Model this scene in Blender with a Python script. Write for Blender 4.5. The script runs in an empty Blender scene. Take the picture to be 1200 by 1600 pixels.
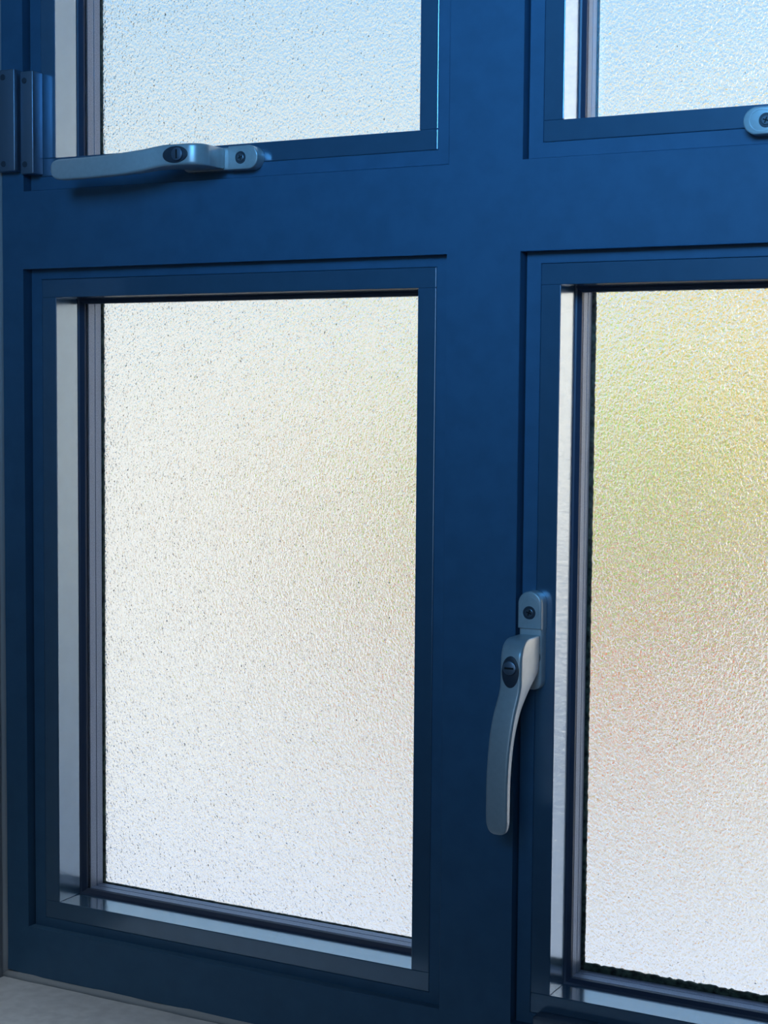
import bpy, bmesh, math, random
from mathutils import Vector, Matrix

random.seed(7)
scene = bpy.context.scene
COL = scene.collection

# ------------------------------------------------------------------ camera
cam_d = bpy.data.cameras.new('camera')
cam = bpy.data.objects.new('camera', cam_d)
COL.objects.link(cam)
cam_d.sensor_fit = 'VERTICAL'
cam_d.sensor_height = 32.0
cam_d.sensor_width = 24.0
cam_d.lens = 32.0 * 2562.5 / 1600.0
cam_d.clip_start = 0.02
r_ = Vector((0.88429394, 0.46685061, 0.00864492))
u_ = Vector((-0.0404894, 0.05822287, 0.99748218))
f_ = Vector((-0.46517183, 0.88241748, -0.07038863))
m = Matrix.Identity(4)
for i in range(3):
    m[i][0], m[i][1], m[i][2] = r_[i], u_[i], -f_[i]
m[0][3], m[1][3], m[2][3] = 0.8606, -1.05936, 0.42234
cam.matrix_world = m
scene.camera = cam

# ------------------------------------------------------------------ view / world / lights
scene.view_settings.view_transform = 'Standard'
scene.view_settings.look = 'None'
scene.view_settings.gamma = 1.0
scene.view_settings.use_curve_mapping = False
scene.view_settings.exposure = 0.0
scene.cycles.caustics_refractive = True
scene.cycles.caustics_reflective = True
scene.cycles.max_bounces = 14
scene.cycles.transmission_bounces = 10
scene.cycles.transparent_max_bounces = 12
scene.cycles.blur_glossy = 0.3

world = bpy.data.worlds.new('sky')
scene.world = world
world.use_nodes = True
wn, wl = world.node_tree.nodes, world.node_tree.links
wn.clear()
wo = wn.new('ShaderNodeOutputWorld')
bg = wn.new('ShaderNodeBackground')
tc = wn.new('ShaderNodeTexCoord')
sx = wn.new('ShaderNodeSeparateXYZ')
rp = wn.new('ShaderNodeValToRGB')
wl.new(tc.outputs['Generated'], sx.inputs[0])
wl.new(sx.outputs['Z'], rp.inputs[0])
cr = rp.color_ramp
cr.elements[0].position = 0.0
cr.elements[0].color = (0.95, 0.98, 1.0, 1)
cr.elements[1].position = 1.0
cr.elements[1].color = (0.9, 1.25, 1.9, 1)
for pos, c in ((0.16, (0.88, 0.97, 1.05, 1)), (0.24, (0.54, 0.82, 1.08, 1)), (0.34, (0.42, 0.70, 1.05, 1)), (0.5, (0.8, 1.15, 1.75, 1))):
    e = cr.elements.new(pos)
    e.color = c
# warm glow added to the sky, low and right, to brighten the reveals
dp = wn.new('ShaderNodeVectorMath')
dp.operation = 'DOT_PRODUCT'
wl.new(tc.outputs['Generated'], dp.inputs[0])
dp.inputs[1].default_value = Vector((0.34, 0.92, 0.06)).normalized()
gr = wn.new('ShaderNodeMapRange')
gr.interpolation_type = 'SMOOTHSTEP'
gr.inputs['From Min'].default_value = 0.88
gr.inputs['From Max'].default_value = 1.0
gr.inputs['To Min'].default_value = 0.0
gr.inputs['To Max'].default_value = 2.1
wl.new(dp.outputs['Value'], gr.inputs['Value'])
gm = wn.new('ShaderNodeVectorMath')
gm.operation = 'MULTIPLY_ADD'
wl.new(gr.outputs[0], gm.inputs[0])
gm.inputs[1].default_value = (1.05, 0.84, 0.64)
wl.new(rp.outputs[0], gm.inputs[2])
wl.new(gm.outputs[0], bg.inputs[0])
bg.inputs[1].default_value = 1.0
wl.new(bg.outputs[0], wo.inputs[0])

sun_d = bpy.data.lights.new('sun', 'SUN')
sun = bpy.data.objects.new('sun', sun_d)
COL.objects.link(sun)
sun_d.energy = 4.6
sun_d.angle = math.radians(1.0)
sun_d.color = (1.0, 0.93, 0.82)
# high sun from over the house, a little from the right: lights the garden, never shines in
sun.rotation_euler = Vector((-0.45, 0.62, -1.0)).to_track_quat('-Z', 'Y').to_euler()

ROOM = bpy.data.lights.new('flare_fill', 'AREA')   # unseen blue fill, added to tint the upper frame like lens flare
room = bpy.data.objects.new('flare_fill', ROOM)
COL.objects.link(room)
ROOM.shape = 'RECTANGLE'
ROOM.size = 0.9
ROOM.size_y = 0.6
ROOM.energy = 3.1
ROOM.spread = math.radians(46)
ROOM.color = (0.11, 0.45, 0.95)
room.location = (0.85, -1.55, 1.12)
room.rotation_euler = (Vector((0.60, 0.0, 0.84)) - Vector(room.location)).to_track_quat('-Z', 'Y').to_euler()

BACK = bpy.data.lights.new('back_fill', 'AREA')   # unseen soft fill, added behind the viewer to lift handles and frame
back = bpy.data.objects.new('back_fill', BACK)
COL.objects.link(back)
BACK.shape = 'RECTANGLE'
BACK.size = 1.2
BACK.size_y = 1.0
BACK.energy = 4.6
BACK.color = (0.60, 0.80, 1.0)
back.location = (0.9, -2.55, 0.55)
back.rotation_euler = (math.radians(90), 0, 0)

SPOT = bpy.data.lights.new('sill_fill', 'AREA')      # unseen light added overhead to brighten the sill
spot = bpy.data.objects.new('sill_fill', SPOT)
COL.objects.link(spot)
SPOT.shape = 'DISK'
SPOT.size = 0.16
SPOT.energy = 0.24
SPOT.spread = math.radians(40)
SPOT.color = (0.82, 0.93, 1.0)
spot.location = (0.02, -0.24, 1.40)
spot.rotation_euler = (Vector((-0.03, -0.19, -0.07)) - Vector(spot.location)).to_track_quat('-Z', 'Y').to_euler()


# ------------------------------------------------------------------ materials
def new_mat(name):
    mt = bpy.data.materials.new(name)
    mt.use_nodes = True
    n, l = mt.node_tree.nodes, mt.node_tree.links
    return mt, n, l, n['Principled BSDF']


def add_noise_bump(n, l, b, scale, strength, dist=0.0005, detail=3.0):
    t = n.new('ShaderNodeTexCoord')
    no = n.new('ShaderNodeTexNoise')
    no.inputs['Scale'].default_value = scale
    no.inputs['Detail'].default_value = detail
    l.new(t.outputs['Object'], no.inputs['Vector'])
    bp = n.new('ShaderNodeBump')
    bp.inputs['Strength'].default_value = strength
    bp.inputs['Distance'].default_value = dist
    l.new(no.outputs['Fac'], bp.inputs['Height'])
    l.new(bp.outputs[0], b.inputs['Normal'])
    return t, no


def simple(name, col, rough=0.5, metal=0.0, spec=0.5, bump=None, vary=0.0, vscale=30):
    mt, n, l, b = new_mat(name)
    b.inputs['Base Color'].default_value = (*col, 1)
    b.inputs['Roughness'].default_value = rough
    b.inputs['Metallic'].default_value = metal
    b.inputs['Specular IOR Level'].default_value = spec
    if bump:
        add_noise_bump(n, l, b, *bump)
    if vary:
        t = n.new('ShaderNodeTexCoord')
        no = n.new('ShaderNodeTexNoise')
        no.inputs['Scale'].default_value = vscale
        no.inputs['Detail'].default_value = 5
        l.new(t.outputs['Object'], no.inputs['Vector'])
        r = n.new('ShaderNodeValToRGB')
        r.color_ramp.elements[0].position = 0.35
        r.color_ramp.elements[1].position = 0.65
        r.color_ramp.elements[0].color = (*[c * (1 - vary) for c in col], 1)
        r.color_ramp.elements[1].color = (*[min(1, c * (1 + vary)) for c in col], 1)
        l.new(no.outputs['Fac'], r.inputs[0])
        l.new(r.outputs[0], b.inputs['Base Color'])
    return mt


M_FRAME = simple('powder_coated_aluminium', (0.055, 0.14, 0.24), 0.45, 0.0, 0.3, (1500, 0.12, 0.0002), 0.05, 60)
M_BEAD = simple('powder_coated_bead', (0.11, 0.22, 0.34), 0.20, 0.42, 0.5, None, 0.03, 80)
M_BEAD.node_tree.nodes['Principled BSDF'].inputs['IOR'].default_value = 2.1
M_BEAD.node_tree.nodes['Principled BSDF'].inputs['Coat Weight'].default_value = 1.0
M_BEAD.node_tree.nodes['Principled BSDF'].inputs['Coat Roughness'].default_value = 0.10
M_GASKET = simple('black_rubber_gasket', (0.05, 0.07, 0.12), 0.40, 0, 0.5)
M_SPACER = simple('aluminium_spacer', (0.17, 0.21, 0.30), 0.45, 0.4, 0.5, (2500, 0.25, 0.0002), 0.15, 900)
M_SEAL = simple('dark_mossy_sealant', (0.03, 0.045, 0.036), 0.8, 0, 0.2, (900, 0.5, 0.001), 0.8, 250)
M_HANDLE = simple('satin_painted_metal', (0.60, 0.62, 0.625), 0.33, 0.30, 0.5, (2500, 0.10, 0.0001), 0.03, 300)
M_LOCK = simple('dark_lock_plastic', (0.05, 0.06, 0.08), 0.4)
M_STEEL = simple('steel_screw', (0.16, 0.18, 0.21), 0.3, 0.6)
M_SLOT = simple('slot_shadow_metal', (0.01, 0.01, 0.012), 0.7)
M_HINGE = simple('hinge_metal', (0.27, 0.33, 0.42), 0.38, 0.75, 0.5)
M_SILL = simple('painted_sill', (0.75, 0.75, 0.76), 0.55, 0, 0.4, (220, 0.25, 0.001), 0.08, 90)
M_CAULK = simple('white_caulk', (0.42, 0.44, 0.46), 0.6, 0, 0.4, (400, 0.3, 0.001))
M_PLASTER = simple('painted_plaster', (0.30, 0.32, 0.35), 0.8, 0, 0.3, (160, 0.3, 0.001))
M_ROOM = simple('dark_room_paint', (0.08, 0.12, 0.18), 0.85, 0, 0.2)
M_FLOOR = simple('grey_floor', (0.12, 0.13, 0.14), 0.7)
M_OUTWALL = simple('garden_wall_render', (0.74, 0.68, 0.60), 0.9, 0, 0.2, (40, 0.2, 0.01), 0.04, 3)
M_PAVE = simple('garden_paving', (0.46, 0.46, 0.49), 0.85, 0, 0.2, (30, 0.3, 0.01), 0.06, 5)


def glass_clear():
    mt, n, l, b = new_mat('clear_inner_glass')
    n.remove(b)
    out = n['Material Output']
    tr = n.new('ShaderNodeBsdfTransparent')
    tr.inputs[0].default_value = (0.97, 0.985, 0.98, 1)
    gl = n.new('ShaderNodeBsdfGlossy')
    gl.inputs['Roughness'].default_value = 0.02
    fr = n.new('ShaderNodeFresnel')
    fr.inputs[0].default_value = 1.35
    mx = n.new('ShaderNodeMixShader')
    l.new(fr.outputs[0], mx.inputs[0])
    l.new(tr.outputs[0], mx.inputs[1])
    l.new(gl.outputs[0], mx.inputs[2])
    l.new(mx.outputs[0], out.inputs[0])
    return mt


def glass_textured():
    mt, n, l, b = new_mat('pebbled_obscure_glass')
    n.remove(b)
    out = n['Material Output']
    t = n.new('ShaderNodeTexCoord')
    mp = n.new('ShaderNodeMapping')
    mp.inputs['Rotation'].default_value = (0, math.radians(30), 0)
    mp.inputs['Scale'].default_value = (1.15, 1.0, 0.8)
    l.new(t.outputs['Object'], mp.inputs[0])
    no = n.new('ShaderNodeTexNoise')
    no.inputs['Scale'].default_value = 560
    no.inputs['Detail'].default_value = 1.5
    no.inputs['Roughness'].default_value = 0.5
    no.inputs['Distortion'].default_value = 0.4
    l.new(mp.outputs[0], no.inputs['Vector'])
    bm_ = n.new('ShaderNodeBump')
    bm_.inputs['Strength'].default_value = 1.0
    bm_.inputs['Distance'].default_value = 0.0008
    l.new(no.outputs['Fac'], bm_.inputs['Height'])
    rf = n.new('ShaderNodeBsdfRefraction')
    rf.distribution = 'GGX'
    rf.inputs['Roughness'].default_value = 0.06
    rf.inputs['IOR'].default_value = 1.45
    rf.inputs['Color'].default_value = (0.98, 0.99, 0.985, 1)
    l.new(bm_.outputs[0], rf.inputs['Normal'])
    gl = n.new('ShaderNodeBsdfGlossy')
    gl.inputs['Roughness'].default_value = 0.2
    l.new(bm_.outputs[0], gl.inputs['Normal'])
    mx = n.new('ShaderNodeMixShader')
    mx.inputs[0].default_value = 0.03
    l.new(rf.outputs[0], mx.inputs[1])
    l.new(gl.outputs[0], mx.inputs[2])
    l.new(mx.outputs[0], out.inputs[0])
    return mt


M_CLEAR = glass_clear()
M_OBSC = glass_textured()


# ------------------------------------------------------------------ mesh helpers
def obj(name, bm, mat, parent=None, smooth=False):
    bmesh.ops.recalc_face_normals(bm, faces=bm.faces[:])
    me = bpy.data.meshes.new(name)
    bm.to_mesh(me)
    bm.free()
    me.materials.append(mat)
    if smooth:
        for p in me.polygons:
            p.use_smooth = True
    o = bpy.data.objects.new(name, me)
    COL.objects.link(o)
    if parent is not None:
        o.parent = parent
    return o


def smooth_by_angle(o, deg=35):
    me = o.data
    for p in me.polygons:
        p.use_smooth = True
    bm = bmesh.new()
    bm.from_mesh(me)
    for e in bm.edges:
        e.smooth = not (len(e.link_faces) == 2 and e.calc_face_angle(0) > math.radians(deg))
    bm.to_mesh(me)
    bm.free()


def box(bm, a, b, bevel=0.0, seg=2):
    res = bmesh.ops.create_cube(bm, size=1.0)
    vs = res['verts']
    c = [(a[i] + b[i]) / 2 for i in range(3)]
    s = [abs(b[i] - a[i]) for i in range(3)]
    for v in vs:
        v.co = Vector((c[0] + v.co.x * s[0], c[1] + v.co.y * s[1], c[2] + v.co.z * s[2]))
    if bevel > 0:
        es = list({e for v in vs for e in v.link_edges})
        bmesh.ops.bevel(bm, geom=es, offset=bevel, segments=seg, profile=0.5, affect='EDGES')


def ring(bm, x0, z0, x1, z1, prof):
    """mitred rectangular sweep; prof = closed list of (inset, y), inset>0 goes into the opening"""
    loops = []
    for (ins, y) in prof:
        loops.append([bm.verts.new((x0 + ins, y, z0 + ins)), bm.verts.new((x1 - ins, y, z0 + ins)),
                      bm.verts.new((x1 - ins, y, z1 - ins)), bm.verts.new((x0 + ins, y, z1 - ins))])
    n = len(loops)
    for i in range(n):
        A, B = loops[i], loops[(i + 1) % n]
        for k in range(4):
            bm.faces.new((A[k], A[(k + 1) % 4], B[(k + 1) % 4], B[k]))


def rect_prof(i0, i1, y0, y1, c=0.0006):
    """rectangle with small chamfers on both front edges (front = y0, smaller y)"""
    return [(i0, y0 + c), (i0 + c, y0), (i1 - c, y0), (i1, y0 + c), (i1, y1), (i0, y1)]


def empty(name, loc, label, cat, group=None):
    o = bpy.data.objects.new(name, None)
    o.empty_display_size = 0.05
    COL.objects.link(o)
    o.location = loc
    o['label'] = label
    o['category'] = cat
    if group:
        o['group'] = group
    return o


def structure(o, label=None):
    o['kind'] = 'structure'
    if label:
        o['label'] = label
    return o


# ------------------------------------------------------------------ dimensions (metres)
X0, X1 = 0.0, 0.3281            # left panes
X2, X3 = 0.4379, 0.7660         # right panes
ZB, ZT = 0.0, 0.5               # lower panes
ZU, ZV = 0.6118, 0.9800         # upper panes
SW = 0.0257                     # sash sight width
FY = -0.0077                    # outer frame face
FXL, FXR = -0.0495, 0.8155
FZB, FZT = -0.0627, 1.03

# ------------------------------------------------------------------ room shell
WT = 0.10                       # back of the window wall
RX0, RX1, RY0, RZ0, RZ1 = -0.9, 2.3, -2.6, -0.98, 1.42
REV = -0.16                     # room face of the window wall
WXL, WXR, WZB, WZT = -0.0520, 0.818, -0.0680, 1.033


def wall_with_hole():
    bm = bmesh.new()
    box(bm, (RX0, REV, RZ0), (WXL, WT, RZ1))
    box(bm, (WXR, REV, RZ0), (RX1, WT, RZ1))
    box(bm, (WXL, REV, RZ0), (WXR, WT, WZB - 0.02))
    box(bm, (WXL, REV, WZT), (WXR, WT, RZ1))
    return bm


structure(obj('wall_window', wall_with_hole(), M_PLASTER))
for nm, a, b in (('wall_back', (RX0, RY0 - 0.1, RZ0), (RX1, RY0, RZ1)),
                 ('wall_left', (RX0 - 0.1, RY0 - 0.1, RZ0), (RX0, WT, RZ1)),
                 ('wall_right', (RX1, RY0 - 0.1, RZ0), (RX1 + 0.1, WT, RZ1))):
    bm = bmesh.new()
    box(bm, a, b)
    structure(obj(nm, bm, M_ROOM))
bm = bmesh.new()
box(bm, (RX0 - 0.1, RY0 - 0.1, RZ0 - 0.1), (RX1 + 0.1, WT, RZ0))
structure(obj('floor', bm, M_FLOOR))
bm = bmesh.new()
box(bm, (RX0 - 0.1, RY0 - 0.1, RZ1), (RX1 + 0.1, WT, RZ1 + 0.1))
structure(obj('ceiling', bm, M_ROOM))

# window board
bm = bmesh.new()
box(bm, (WXL, REV - 0.03, WZB - 0.02), (WXR, 0.06, WZB), 0.002)
structure(obj('trim_1', bm, M_SILL), 'pale grey painted window sill under the window frame')


# caulk beads round the frame
def caulk(a, b, w, axis):
    bm = bmesh.new()
    N = 60
    rows = []
    for i in range(N + 1):
        t = i / N
        c = Vector(a).lerp(Vector(b), t)
        ww = w * (1 + 0.10 * math.sin(t * 61) + 0.08 * random.uniform(-1, 1))
        if axis == 'x':
            pts = [(c.x, FY + 0.003, c.z), (c.x, FY - ww, c.z), (c.x, FY - ww * 0.5, c.z + ww * 0.55), (c.x, FY - ww * 0.08, c.z + ww), (c.x, FY + 0.003, c.z + ww)]
        else:
            pts = [(c.x, FY + 0.003, c.z), (c.x, FY - ww, c.z), (c.x + ww * 0.5, FY - ww * 0.5, c.z), (c.x + ww, FY - ww * 0.08, c.z), (c.x + ww, FY + 0.003, c.z)]
        rows.append([bm.verts.new(p) for p in pts])
    for i in range(N):
        for k in range(5):
            bm.faces.new((rows[i][k], rows[i + 1][k], rows[i + 1][(k + 1) % 5], rows[i][(k + 1) % 5]))
    bm.faces.new(rows[0])
    bm.faces.new(rows[-1])
    return bm


structure(obj('trim_2', caulk((WXL, 0, WZB), (WXR, 0, WZB), 0.0042, 'x'), M_CAULK, smooth=True), 'white caulk line between the sill and the window frame')
structure(obj('trim_3', caulk((WXL, 0, WZB), (WXL, 0, WZT), 0.0028, 'z'), M_CAULK, smooth=True), 'white caulk line between the left reveal and the window frame')

# ------------------------------------------------------------------ fixed outer frame (window_1)
bm = bmesh.new()
SXL0, SXL1 = X0 - SW - 0.0008, X1 + SW + 0.0008
SXR0, SXR1 = X2 - SW - 0.0008, X3 + SW + 0.0008
SZL0, SZL1 = ZB - SW + 0.003, ZT + SW - 0.003
SZU0, SZU1 = ZU - SW - 0.0008, ZV + SW + 0.0008
FB = 0.045
xs = [FXL, SXL0, SXL1, SXR0, SXR1, FXR]
zs = [FZB, SZL0, SZL1, SZU0, SZU1, FZT]
fv = {(i, j, k): bm.verts.new((x, y, z)) for i, x in enumerate(xs) for j, z in enumerate(zs) for k, y in enumerate((FY, FB))}
solid = lambda i, j: 0 <= i < 5 and 0 <= j < 5 and not (i in (1, 3) and j in (1, 3))
for i in range(5):
    for j in range(5):
        if not solid(i, j):
            continue
        for k in (0, 1):
            bm.faces.new((fv[i, j, k], fv[i + 1, j, k], fv[i + 1, j + 1, k], fv[i, j + 1, k]))
        if not solid(i - 1, j):
            bm.faces.new((fv[i, j, 0], fv[i, j + 1, 0], fv[i, j + 1, 1], fv[i, j, 1]))
        if not solid(i + 1, j):
            bm.faces.new((fv[i + 1, j, 0], fv[i + 1, j + 1, 0], fv[i + 1, j + 1, 1], fv[i + 1, j, 1]))
        if not solid(i, j - 1):
            bm.faces.new((fv[i, j, 0], fv[i + 1, j, 0], fv[i + 1, j, 1], fv[i, j, 1]))
        if not solid(i, j + 1):
            bm.faces.new((fv[i, j + 1, 0], fv[i + 1, j + 1, 0], fv[i + 1, j + 1, 1], fv[i, j + 1, 1]))
bm.normal_update()
rim = [e for e in bm.edges if all(abs(v.co.y - FY) < 1e-6 for v in e.verts) and any(abs(f.normal.y) < 0.5 for f in e.link_faces)]
bmesh.ops.bevel(bm, geom=rim, offset=0.0012, segments=3, profile=0.5, affect='EDGES')
structure(obj('window_1', bm, M_FRAME), 'dark blue grey aluminium window frame with mullion and transom')


# ------------------------------------------------------------------ casements
BW = 0.0147


def jitter_strip(bm, P, Q, inward, y0, y1, w0, w1, amp, n):
    P, Q, inward = Vector(P), Vector(Q), Vector(inward)
    rows = []
    for i in range(n + 1):
        t = i / n
        c = P.lerp(Q, t)
        w = w0 + (w1 - w0) * t + amp * random.uniform(-1, 1)
        a = c
        b_ = c + inward * w
        rows.append([bm.verts.new((a.x, y0, a.z)), bm.verts.new((b_.x, y0, b_.z)), bm.verts.new((b_.x, y1, b_.z)), bm.verts.new((a.x, y1, a.z))])
    for i in range(n):
        for k in range(4):
            bm.faces.new((rows[i][k], rows[i + 1][k], rows[i + 1][(k + 1) % 4], rows[i][(k + 1) % 4]))
    bm.faces.new(rows[0])
    bm.faces.new(rows[-1])


def make_casement(x0, z0, x1, z1, label, seal):
    root = empty('casement', ((x0 + x1) / 2, 0.02, z0 - SW), label, 'window casement', 'four casements of the window')
    inv = Vector(root.location) * -1

    def P(name, bm, mat, parent=None, smooth=False):
        for v in bm.verts:
            v.co += inv
        o = obj(name, bm, mat, parent or root, smooth)
        return o

    # sash: front face, side, rear lip
    bm = bmesh.new()
    c = 0.0007
    ring(bm, x0, z0, x1, z1, [(-SW, c), (-SW + c, 0), (-BW - c * 0.5, 0), (-BW, c * 0.5), (-BW, 0.066),
                               (-0.003, 0.066), (-0.003, 0.0685), (-SW, 0.0685)])
    P('sash_frame', bm, M_FRAME)
    # four beads: the horizontal ones run through, the upright ones stand between
    for (a, b) in (((x0 - BW + .0002, 0.0, z0 - BW + .0002), (x1 + BW - .0002, 0.0275, z0)),
                   ((x0 - BW + .0002, 0.0, z1), (x1 + BW - .0002, 0.0275, z1 + BW - .0002)),
                   ((x0 - BW + .0002, 0.0, z0), (x0, 0.0275, z1)),
                   ((x1, 0.0, z0), (x1 + BW - .0002, 0.0275, z1))):
        bm = bmesh.new()
        box(bm, a, b, 0.0005, 2)
        P('glazing_bead', bm, M_BEAD)
    # rubber gasket
    bm = bmesh.new()
    ring(bm, x0, z0, x1, z1, [(-0.008, 0.0279), (-0.0002, 0.0279), (0.0012, 0.0284), (0.0034, 0.0320), (0.0037, 0.0340), (0.0030, 0.0346), (-0.008, 0.0346)])
    P('gasket', bm, M_GASKET)
    # inner clear pane
    bm = bmesh.new()
    box(bm, (x0 - 0.0105, 0.0348, z0 - 0.0105), (x1 + 0.0105, 0.0388, z1 + 0.0105))
    P('inner_pane', bm, M_CLEAR)
    # spacer bar with its fine centre groove
    bm = bmesh.new()
    ring(bm, x0, z0, x1, z1, [(-0.006, 0.0389), (0.0012, 0.0389), (0.0019, 0.0397), (0.0019, 0.0474), (0.0011, 0.0477), (0.0011, 0.0481), (0.0019, 0.0484),
                               (0.0019, 0.0560), (0.0010, 0.0570), (-0.006, 0.0570)])
    P('spacer_bar', bm, M_SPACER)
    # edge sealant, ragged on the side of the glass
    bm = bmesh.new()
    yA, yB = 0.0571, 0.0596
    L, B, T, R, am = seal
    jitter_strip(bm, (x0 - 0.006, 0, z0 - 0.006), (x0 - 0.006, 0, z1 + 0.006), (1, 0, 0), yA, yB, 0.006 + L, 0.006 + L, am * 0.4, 260)
    jitter_strip(bm, (x1 + 0.006, 0, z0 - 0.006), (x1 + 0.006, 0, z1 + 0.006), (-1, 0, 0), yA, yB, 0.006 + R, 0.006 + R, am * 0.4, 260)
    jitter_strip(bm, (x0 - 0.006, 0, z0 - 0.006), (x1 + 0.006, 0, z0 - 0.006), (0, 0, 1), yA, yB, 0.006 + B, 0.006 + B * 0.8, am, 150)
    jitter_strip(bm, (x0 - 0.006, 0, z1 + 0.006), (x1 + 0.006, 0, z1 + 0.006), (0, 0, -1), yA, yB, 0.006 + T, 0.006 + T, am * 0.4, 150)
    P('edge_sealant', bm, M_SEAL)
    # outer pane of pebbled obscure glass
    bm = bmesh.new()
    box(bm, (x0 - 0.0105, 0.0597, z0 - 0.0105), (x1 + 0.0105, 0.0637, z1 + 0.0105))
    o = P('textured_pane', bm, M_OBSC)
    o['label'] = 'obscure pane of pebbled textured glass'
    return root


c_ul = make_casement(X0, ZU, X1, ZV, 'upper left casement with a horizontal lever handle whose lever points left', (0.0024, 0.0022, 0.002, 0.002, 0.0002))
c_ur = make_casement(X2, ZU, X3, ZV, 'upper right casement against the blue sky, only the end of its handle in frame', (0.0026, 0.0022, 0.002, 0.002, 0.0002))
c_ll = make_casement(X0, ZB, X1, ZT, 'lower left casement with white and tan light in its glass and no handle', (0.0026, 0.0026, 0.002, 0.002, 0.0002))
c_lr = make_casement(X2, ZB, X3, ZT, 'lower right casement with green and orange in its glass and an upright lever handle', (0.0040, 0.0068, 0.002, 0.002, 0.0007))


# ------------------------------------------------------------------ handles (built in u along lever, v sideways, n out of the sash)
LEVER = [  # u, v, n_front, thickness, width
    (0.0305, 0.0000, 0.0290, 0.0200, 0.0150),
    (0.0315, 0.0000, 0.0340, 0.0255, 0.0156),
    (0.0345, 0.0000, 0.0385, 0.0300, 0.0158),
    (0.0390, 0.0000, 0.0412, 0.0325, 0.0158),
    (0.0440, 0.0000, 0.0422, 0.0335, 0.0158),
    (0.0500, 0.0000, 0.0424, 0.0330, 0.0158),
    (0.0560, 0.0000, 0.0425, 0.0305, 0.0158),
    (0.0610, 0.0000, 0.0427, 0.0235, 0.0158),
    (0.0660, 0.0005, 0.0432, 0.0180, 0.0158),
    (0.0720, 0.0014, 0.0443, 0.0140, 0.0159),
    (0.0790, 0.0027, 0.0456, 0.0112, 0.0161),
    (0.0870, 0.0037, 0.0470, 0.0094, 0.0163),
    (0.0960, 0.0046, 0.0482, 0.0084, 0.0163),
    (0.1090, 0.0054, 0.0494, 0.0078, 0.0160),
    (0.1250, 0.0060, 0.0500, 0.0074, 0.0159),
    (0.1400, 0.0061, 0.0501, 0.0072, 0.0159),
    (0.1500, 0.0061, 0.0500, 0.0070, 0.0159),
    (0.1560, 0.0060, 0.0498, 0.0068, 0.0155),
    (0.1598, 0.0058, 0.0495, 0.0064, 0.0138),
    (0.1622, 0.0056, 0.0492, 0.0058, 0.0110),
    (0.1634, 0.0055, 0.0488, 0.0048, 0.0070),
]


def rrect(w, t, rf, rb, k=5):
    """section points (v, n) with n from 0 (front) down to -t; front corners rf, back corners rb"""
    pts = []
    rf = min(rf, w / 2 - 1e-4, t / 2 - 1e-5)
    rb = min(rb, w / 2 - 1e-4, t / 2 - 1e-5)
    for (cx, cn, a0, r) in ((w / 2 - rf, -rf, 90, rf), (-w / 2 + rf, -rf, 180, rf)):
        pass
    def arc(cx, cn, r, a, b):
        for i in range(k + 1):
            th = math.radians(a + (b - a) * i / k)
            pts.append((cx + r * math.cos(th), cn + r * math.sin(th)))
    arc(w / 2 - rf, -rf, rf, 0, 90)
    arc(-w / 2 + rf, -rf, rf, 90, 180)
    arc(-w / 2 + rb, -t + rb, rb, 180, 270)
    arc(w / 2 - rb, -t + rb, rb, 270, 360)
    return pts


def stadium(u0, u1, w, k=16, round0=True, round1=True, r1=None):
    pts = []
    h = w / 2
    if round0:
        for i in range(k + 1):
            th = math.radians(90 + 180 * i / k)
            pts.append((u0 + h + h * math.cos(th), h * math.sin(th)))
    else:
        pts += [(u0, h), (u0, -h)]
    if round1:
        r = r1 or h
        for (cv, a0) in ((-h + r, -90), (h - r, 0)):
            for i in range(k // 2 + 1):
                th = math.radians(a0 + 90 * i / (k // 2))
                pts.append((u1 - r + r * math.cos(th), cv + r * math.sin(th)))
    else:
        pts += [(u1, -h), (u1, h)]
    return pts


def plate(bm, outline, n0, n1, inset=0.0012, steps=3):
    """outline (u,v) from n0 to n1 with a rounded front rim"""
    cu = sum(p[0] for p in outline) / len(outline)
    cv = sum(p[1] for p in outline) / len(outline)
    umin, umax = min(p[0] for p in outline), max(p[0] for p in outline)
    vmin, vmax = min(p[1] for p in outline), max(p[1] for p in outline)
    def sc(ins):
        fu = ((umax - umin) - 2 * ins) / (umax - umin)
        fv = ((vmax - vmin) - 2 * ins) / (vmax - vmin)
        mu, mv = (umin + umax) / 2, (vmin + vmax) / 2
        return [(mu + (p[0] - mu) * fu, mv + (p[1] - mv) * fv) for p in outline]
    layers = [(0, n0), (0, n1 - inset)]
    for i in range(1, steps + 1):
        a = math.radians(90 * i / steps)
        layers.append((inset * (1 - math.cos(a)), n1 - inset + inset * math.sin(a)))
    rows = []
    for ins, n in layers:
        rows.append([bm.verts.new((u, v, n)) for (u, v) in sc(ins)])
    for A, B in zip(rows, rows[1:]):
        for i in range(len(A)):
            j = (i + 1) % len(A)
            bm.faces.new((A[i], A[j], B[j], B[i]))
    bm.faces.new(rows[0])
    bm.faces.new(rows[-1])


def disc(bm, u, v, n0, n1, ru, rv, k=32, inset=0.0004):
    plate(bm, [(u + ru * math.cos(2 * math.pi * i / k), v + rv * math.sin(2 * math.pi * i / k)) for i in range(k)], n0, n1, inset, 2)


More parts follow.
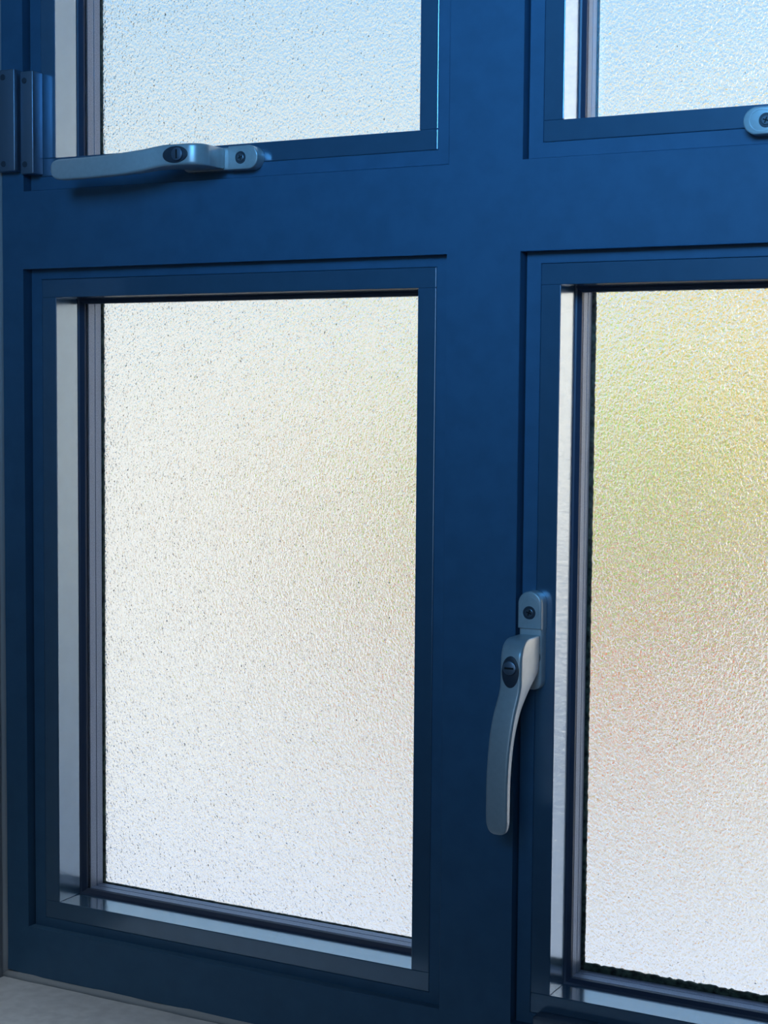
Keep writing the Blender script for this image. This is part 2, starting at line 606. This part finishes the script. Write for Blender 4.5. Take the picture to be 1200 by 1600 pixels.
def make_handle(casement, origin, U, V, slot_along_v, label):
    U, V = Vector(U), Vector(V)
    N = Vector((0, -1, 0))
    O = Vector(origin) - Vector(casement.location)

    def T(bm):
        for v in bm.verts:
            v.co = O + U * v.co.x + V * v.co.y + N * v.co.z
        return bm

    # lever (the part itself), neck to grip in one surface
    bm = bmesh.new()
    rows = []
    # resample the lever for a smooth surface
    def cr_(p0, p1, p2, p3, t):
        return tuple(0.5 * ((2 * b) + (-a + c) * t + (2 * a - 5 * b + 4 * c - d) * t * t + (-a + 3 * b - 3 * c + d) * t ** 3) for a, b, c, d in zip(p0, p1, p2, p3))
    S = []
    for i in range(len(LEVER) - 1):
        p0 = LEVER[max(0, i - 1)]
        p3 = LEVER[min(len(LEVER) - 1, i + 2)]
        for s in range(3):
            S.append(cr_(p0, LEVER[i], LEVER[i + 1], p3, s / 3))
    S.append(LEVER[-1])
    for (u, v, n, t, w) in S:
        k = min(1.0, max(0.0, (u - 0.055) / 0.04))
        rf = 0.0022 - 0.0003 * k
        rows.append([bm.verts.new((u, v + pv, n + pn)) for (pv, pn) in rrect(w, t, rf, 0.0018)])
    for A, B in zip(rows, rows[1:]):
        for i in range(len(A)):
            j = (i + 1) % len(A)
            bm.faces.new((A[i], A[j], B[j], B[i]))
    bm.faces.new(rows[0])
    bm.faces.new(rows[-1])
    h = obj('window_handle', T(bm), M_HANDLE, casement)
    h['label'] = label
    smooth_by_angle(h, 40)
    # backplate
    bm = bmesh.new()
    plate(bm, stadium(0.0004, 0.0692, 0.0168, r1=0.0060), 0.0, 0.0082)
    o = obj('backplate', T(bm), M_HANDLE, h)
    smooth_by_angle(o, 30)
    # collar under the lever
    bm = bmesh.new()
    disc(bm, 0.0460, 0.0, 0.0080, 0.0096, 0.0078, 0.0078)
    smooth_by_angle(obj('neck_collar', T(bm), M_LOCK, h), 30)
    # screw cap on the free end
    bm = bmesh.new()
    plate(bm, stadium(0.0, 0.0262, 0.0176, round1=False), 0.0003, 0.0104, 0.0011)
    o = obj('screw_cap', T(bm), M_HANDLE, h)
    smooth_by_angle(o, 30)
    bm = bmesh.new()
    # raised oval rim around the screw
    k = 40
    for (ro, ri, n0, n1) in ((0.0072, 0.0067, 0.0103, 0.0107),):
        rr = []
        for (r, n) in ((ro, n0), (ro, n1), (ri, n1), (ri, n0)):
            rr.append([bm.verts.new((0.0120 + r * 1.12 * math.cos(2 * math.pi * i / k), r * math.sin(2 * math.pi * i / k), n)) for i in range(k)])
        for a in range(4):
            A, B = rr[a], rr[(a + 1) % 4]
            for i in range(k):
                bm.faces.new((A[i], A[(i + 1) % k], B[(i + 1) % k], B[i]))
    obj('screw_rim', T(bm), M_HANDLE, h)
    bm = bmesh.new()
    disc(bm, 0.0150, 0.0002, 0.0100, 0.01062, 0.0047, 0.0047, inset=0.0002)
    obj('screw_hole', T(bm), M_LOCK, h)
    bm = bmesh.new()
    disc(bm, 0.0150, 0.0002, 0.0105, 0.0112, 0.0030, 0.0030)
    sc_ = obj('screw', T(bm), M_STEEL, h)
    bm = bmesh.new()
    for a in (0, 90):
        cs, sn = math.cos(math.radians(a + 20)), math.sin(math.radians(a + 20))
        L_, W_ = 0.0020, 0.0004
        vs = [bm.verts.new((0.0150 + p * cs - q * sn, 0.0002 + p * sn + q * cs, n)) for n in (0.0110, 0.01128) for (p, q) in ((-L_, -W_), (L_, -W_), (L_, W_), (-L_, W_))]
        for f in ((0, 1, 2, 3), (4, 5, 6, 7), (0, 1, 5, 4), (1, 2, 6, 5), (2, 3, 7, 6), (3, 0, 4, 7)):
            bm.faces.new([vs[i] for i in f])
    obj('screw_cross', T(bm), M_SLOT, h)
    # lock button: oval well, round lock face, slot
    bm = bmesh.new()
    disc(bm, 0.0520, 0.0, 0.0410, 0.0430, 0.0110, 0.0063, 40, 0.0006)
    smooth_by_angle(obj('lock_surround', T(bm), M_LOCK, h), 30)
    bm = bmesh.new()
    disc(bm, 0.0490, 0.0, 0.0425, 0.0450, 0.0048, 0.0048, 32, 0.0005)
    smooth_by_angle(obj('lock_button', T(bm), M_HINGE, h), 30)
    bm = bmesh.new()
    L_, W_ = (0.0006, 0.0033)
    a, b = Vector((0.0490 - L_, -W_, 0.0448)), Vector((0.0490 + L_, W_, 0.0453))
    box(bm, a, b)
    obj('key_slot', T(bm), M_SLOT, h)
    return h


make_handle(c_lr, (0.4226, 0, 0.2880), (0, 0, -1), (-1, 0, 0), True, 'pale satin lever handle hanging straight down')
make_handle(c_ul, (0.1985, 0, 0.6000), (-1, 0, 0), (0, 0, -1), True, 'pale satin lever handle lying level and pointing left')
make_handle(c_ur, (0.5650, 0, 0.6000), (1, 0, 0), (0, 0, -1), True, 'pale satin handle cut off by the right edge of the picture')

# ------------------------------------------------------------------ hinge at the left of the upper left casement
hg = empty('hinge', (-0.026, FY, 0.5995), 'blue grey two-leaf hinge block on the frame at far upper left', 'hinge')


def hinge_leaf(x0, x1, y0, y1, z0, z1, screws):
    O = -Vector(hg.location)
    bm = bmesh.new()
    box(bm, (x0, y1, z0), (x1, y0, z1), 0.0009, 3)
    for v in bm.verts:
        v.co += O
    leaf = obj('hinge_leaf', bm, M_HINGE, hg)
    smooth_by_angle(leaf, 40)
    for zz in screws:
        bm = bmesh.new()
        plate(bm, [(0.0024 * math.cos(2 * math.pi * i / 24), 0.0024 * math.sin(2 * math.pi * i / 24)) for i in range(24)], 0.0, 0.0006, 0.0003, 2)
        for v in bm.verts:
            v.co = Vector(((x0 + x1) / 2 - 0.002 + v.co.x, y1 - v.co.z, zz + v.co.y)) + O
        obj('screw', bm, M_LOCK, leaf)
    return leaf


hinge_leaf(-0.0255, -0.0125, 0.0, -0.0125, 0.5985, 0.6800, (0.6062, 0.6725))
hinge_leaf(-0.0475, -0.0280, FY, -0.0165, 0.6010, 0.6820, (0.6070, 0.6760))

# raised bar along the bottom rail of the lower right casement
bm = bmesh.new()
box(bm, (0.4300, -0.0130, -0.0225), (0.7700, 0.0, -0.0118), 0.0026, 4)
for v in bm.verts:
    v.co -= Vector(c_lr.location)
o = obj('rail_bar', bm, M_HINGE, c_lr)
smooth_by_angle(o, 40)

# ------------------------------------------------------------------ the garden beyond the glass
GZ = -1.15
bm = bmesh.new()
box(bm, (-9, 0.10, GZ - 0.1), (5, 12, GZ))
structure(obj('ground', bm, M_PAVE), 'pale paved ground outside the window')
bm = bmesh.new()
box(bm, (-8, 4.3, GZ), (0.6, 4.5, 0.93))
box(bm, (-8.03, 4.26, 0.93), (0.63, 4.54, 0.98), 0.01)
gw = obj('garden_wall', bm, M_OUTWALL)
gw['label'] = 'white rendered garden wall filling the lower panes as a pale blur'
gw['category'] = 'wall'


def leaf_mat(name, col):
    mt, n, l, b = new_mat(name)
    b.inputs['Base Color'].default_value = (*col, 1)
    b.inputs['Roughness'].default_value = 0.7
    tl = n.new('ShaderNodeBsdfTranslucent')        # thin leaves let sunlight through
    tl.inputs[0].default_value = (*col, 1)
    mx = n.new('ShaderNodeMixShader')
    mx.inputs[0].default_value = 0.08
    l.new(b.outputs[0], mx.inputs[1])
    l.new(tl.outputs[0], mx.inputs[2])
    l.new(mx.outputs[0], n['Material Output'].inputs[0])
    return mt


def shrub(cx, cy, cz, rx, ry, rz, mat, label, n=900, leaf=0.05, foot=True):
    root = empty('shrub', (cx, cy, GZ), label, 'shrub')
    bm = bmesh.new()
    for i in range(n):
        d = Vector((random.gauss(0, 1), random.gauss(0, 1), random.gauss(0, 1))).normalized() * (random.random() ** 0.45)
        p = Vector((d.x * rx, d.y * ry, d.z * rz + cz - GZ))
        a = Vector((random.gauss(0, 1), random.gauss(0, 1), random.gauss(0, 1))).normalized()
        b_ = a.orthogonal().normalized()
        s = leaf * random.uniform(0.6, 1.3)
        q = [p - a * s, p + b_ * s * 0.45 + a.cross(b_) * s * 0.1, p + a * s, p - b_ * s * 0.45 + a.cross(b_) * s * 0.1]
        vs = [bm.verts.new(v) for v in q]
        bm.faces.new(vs)
    obj('foliage', bm, mat, root)
    bm = bmesh.new()
    for k in range(5):
        th = k * 1.256
        a = Vector((0.02 * math.cos(th), 0.02 * math.sin(th), 0))
        b_ = Vector((rx * 0.5 * math.cos(th), ry * 0.5 * math.sin(th), cz - GZ + rz * 0.3))
        prev = None
        for s in range(5):
            t = s / 4
            c = a.lerp(b_, t) + Vector((0, 0, 0.0))
            r = 0.014 * (1 - 0.7 * t)
            cur = [bm.verts.new(c + Vector((r * math.cos(j * 1.047), r * math.sin(j * 1.047), 0))) for j in range(6)]
            if prev:
                for j in range(6):
                    bm.faces.new((prev[j], prev[(j + 1) % 6], cur[(j + 1) % 6], cur[j]))
            prev = cur
    obj('stem', bm, M_STEMS, root)
    return root


M_STEMS = simple('bark', (0.35, 0.27, 0.2), 0.9)
shrub(-1.75, 4.05, 0.10, 0.24, 0.15, 0.34, leaf_mat('tan_leaves', (0.80, 0.47, 0.18)), 'tan shrub blurred behind the right part of the lower left pane', 1500)
shrub(-0.99, 3.90, 0.14, 0.16, 0.14, 0.42, leaf_mat('green_leaves', (0.42, 0.84, 0.04)), 'green shrub blurred behind the left edge of the lower right pane', 2200)
shrub(-0.34, 4.10, 0.38, 0.43, 0.15, 0.50, leaf_mat('yellow_leaves', (1.0, 0.77, 0.25)), 'yellow shrub blurred behind the top of the lower right pane', 2100)
shrub(-0.80, 3.60, -0.38, 0.26, 0.15, 0.15, leaf_mat('terracotta_leaves', (0.90, 0.22, 0.07)), 'orange red shrub blurred behind the middle of the lower right pane', 1400)
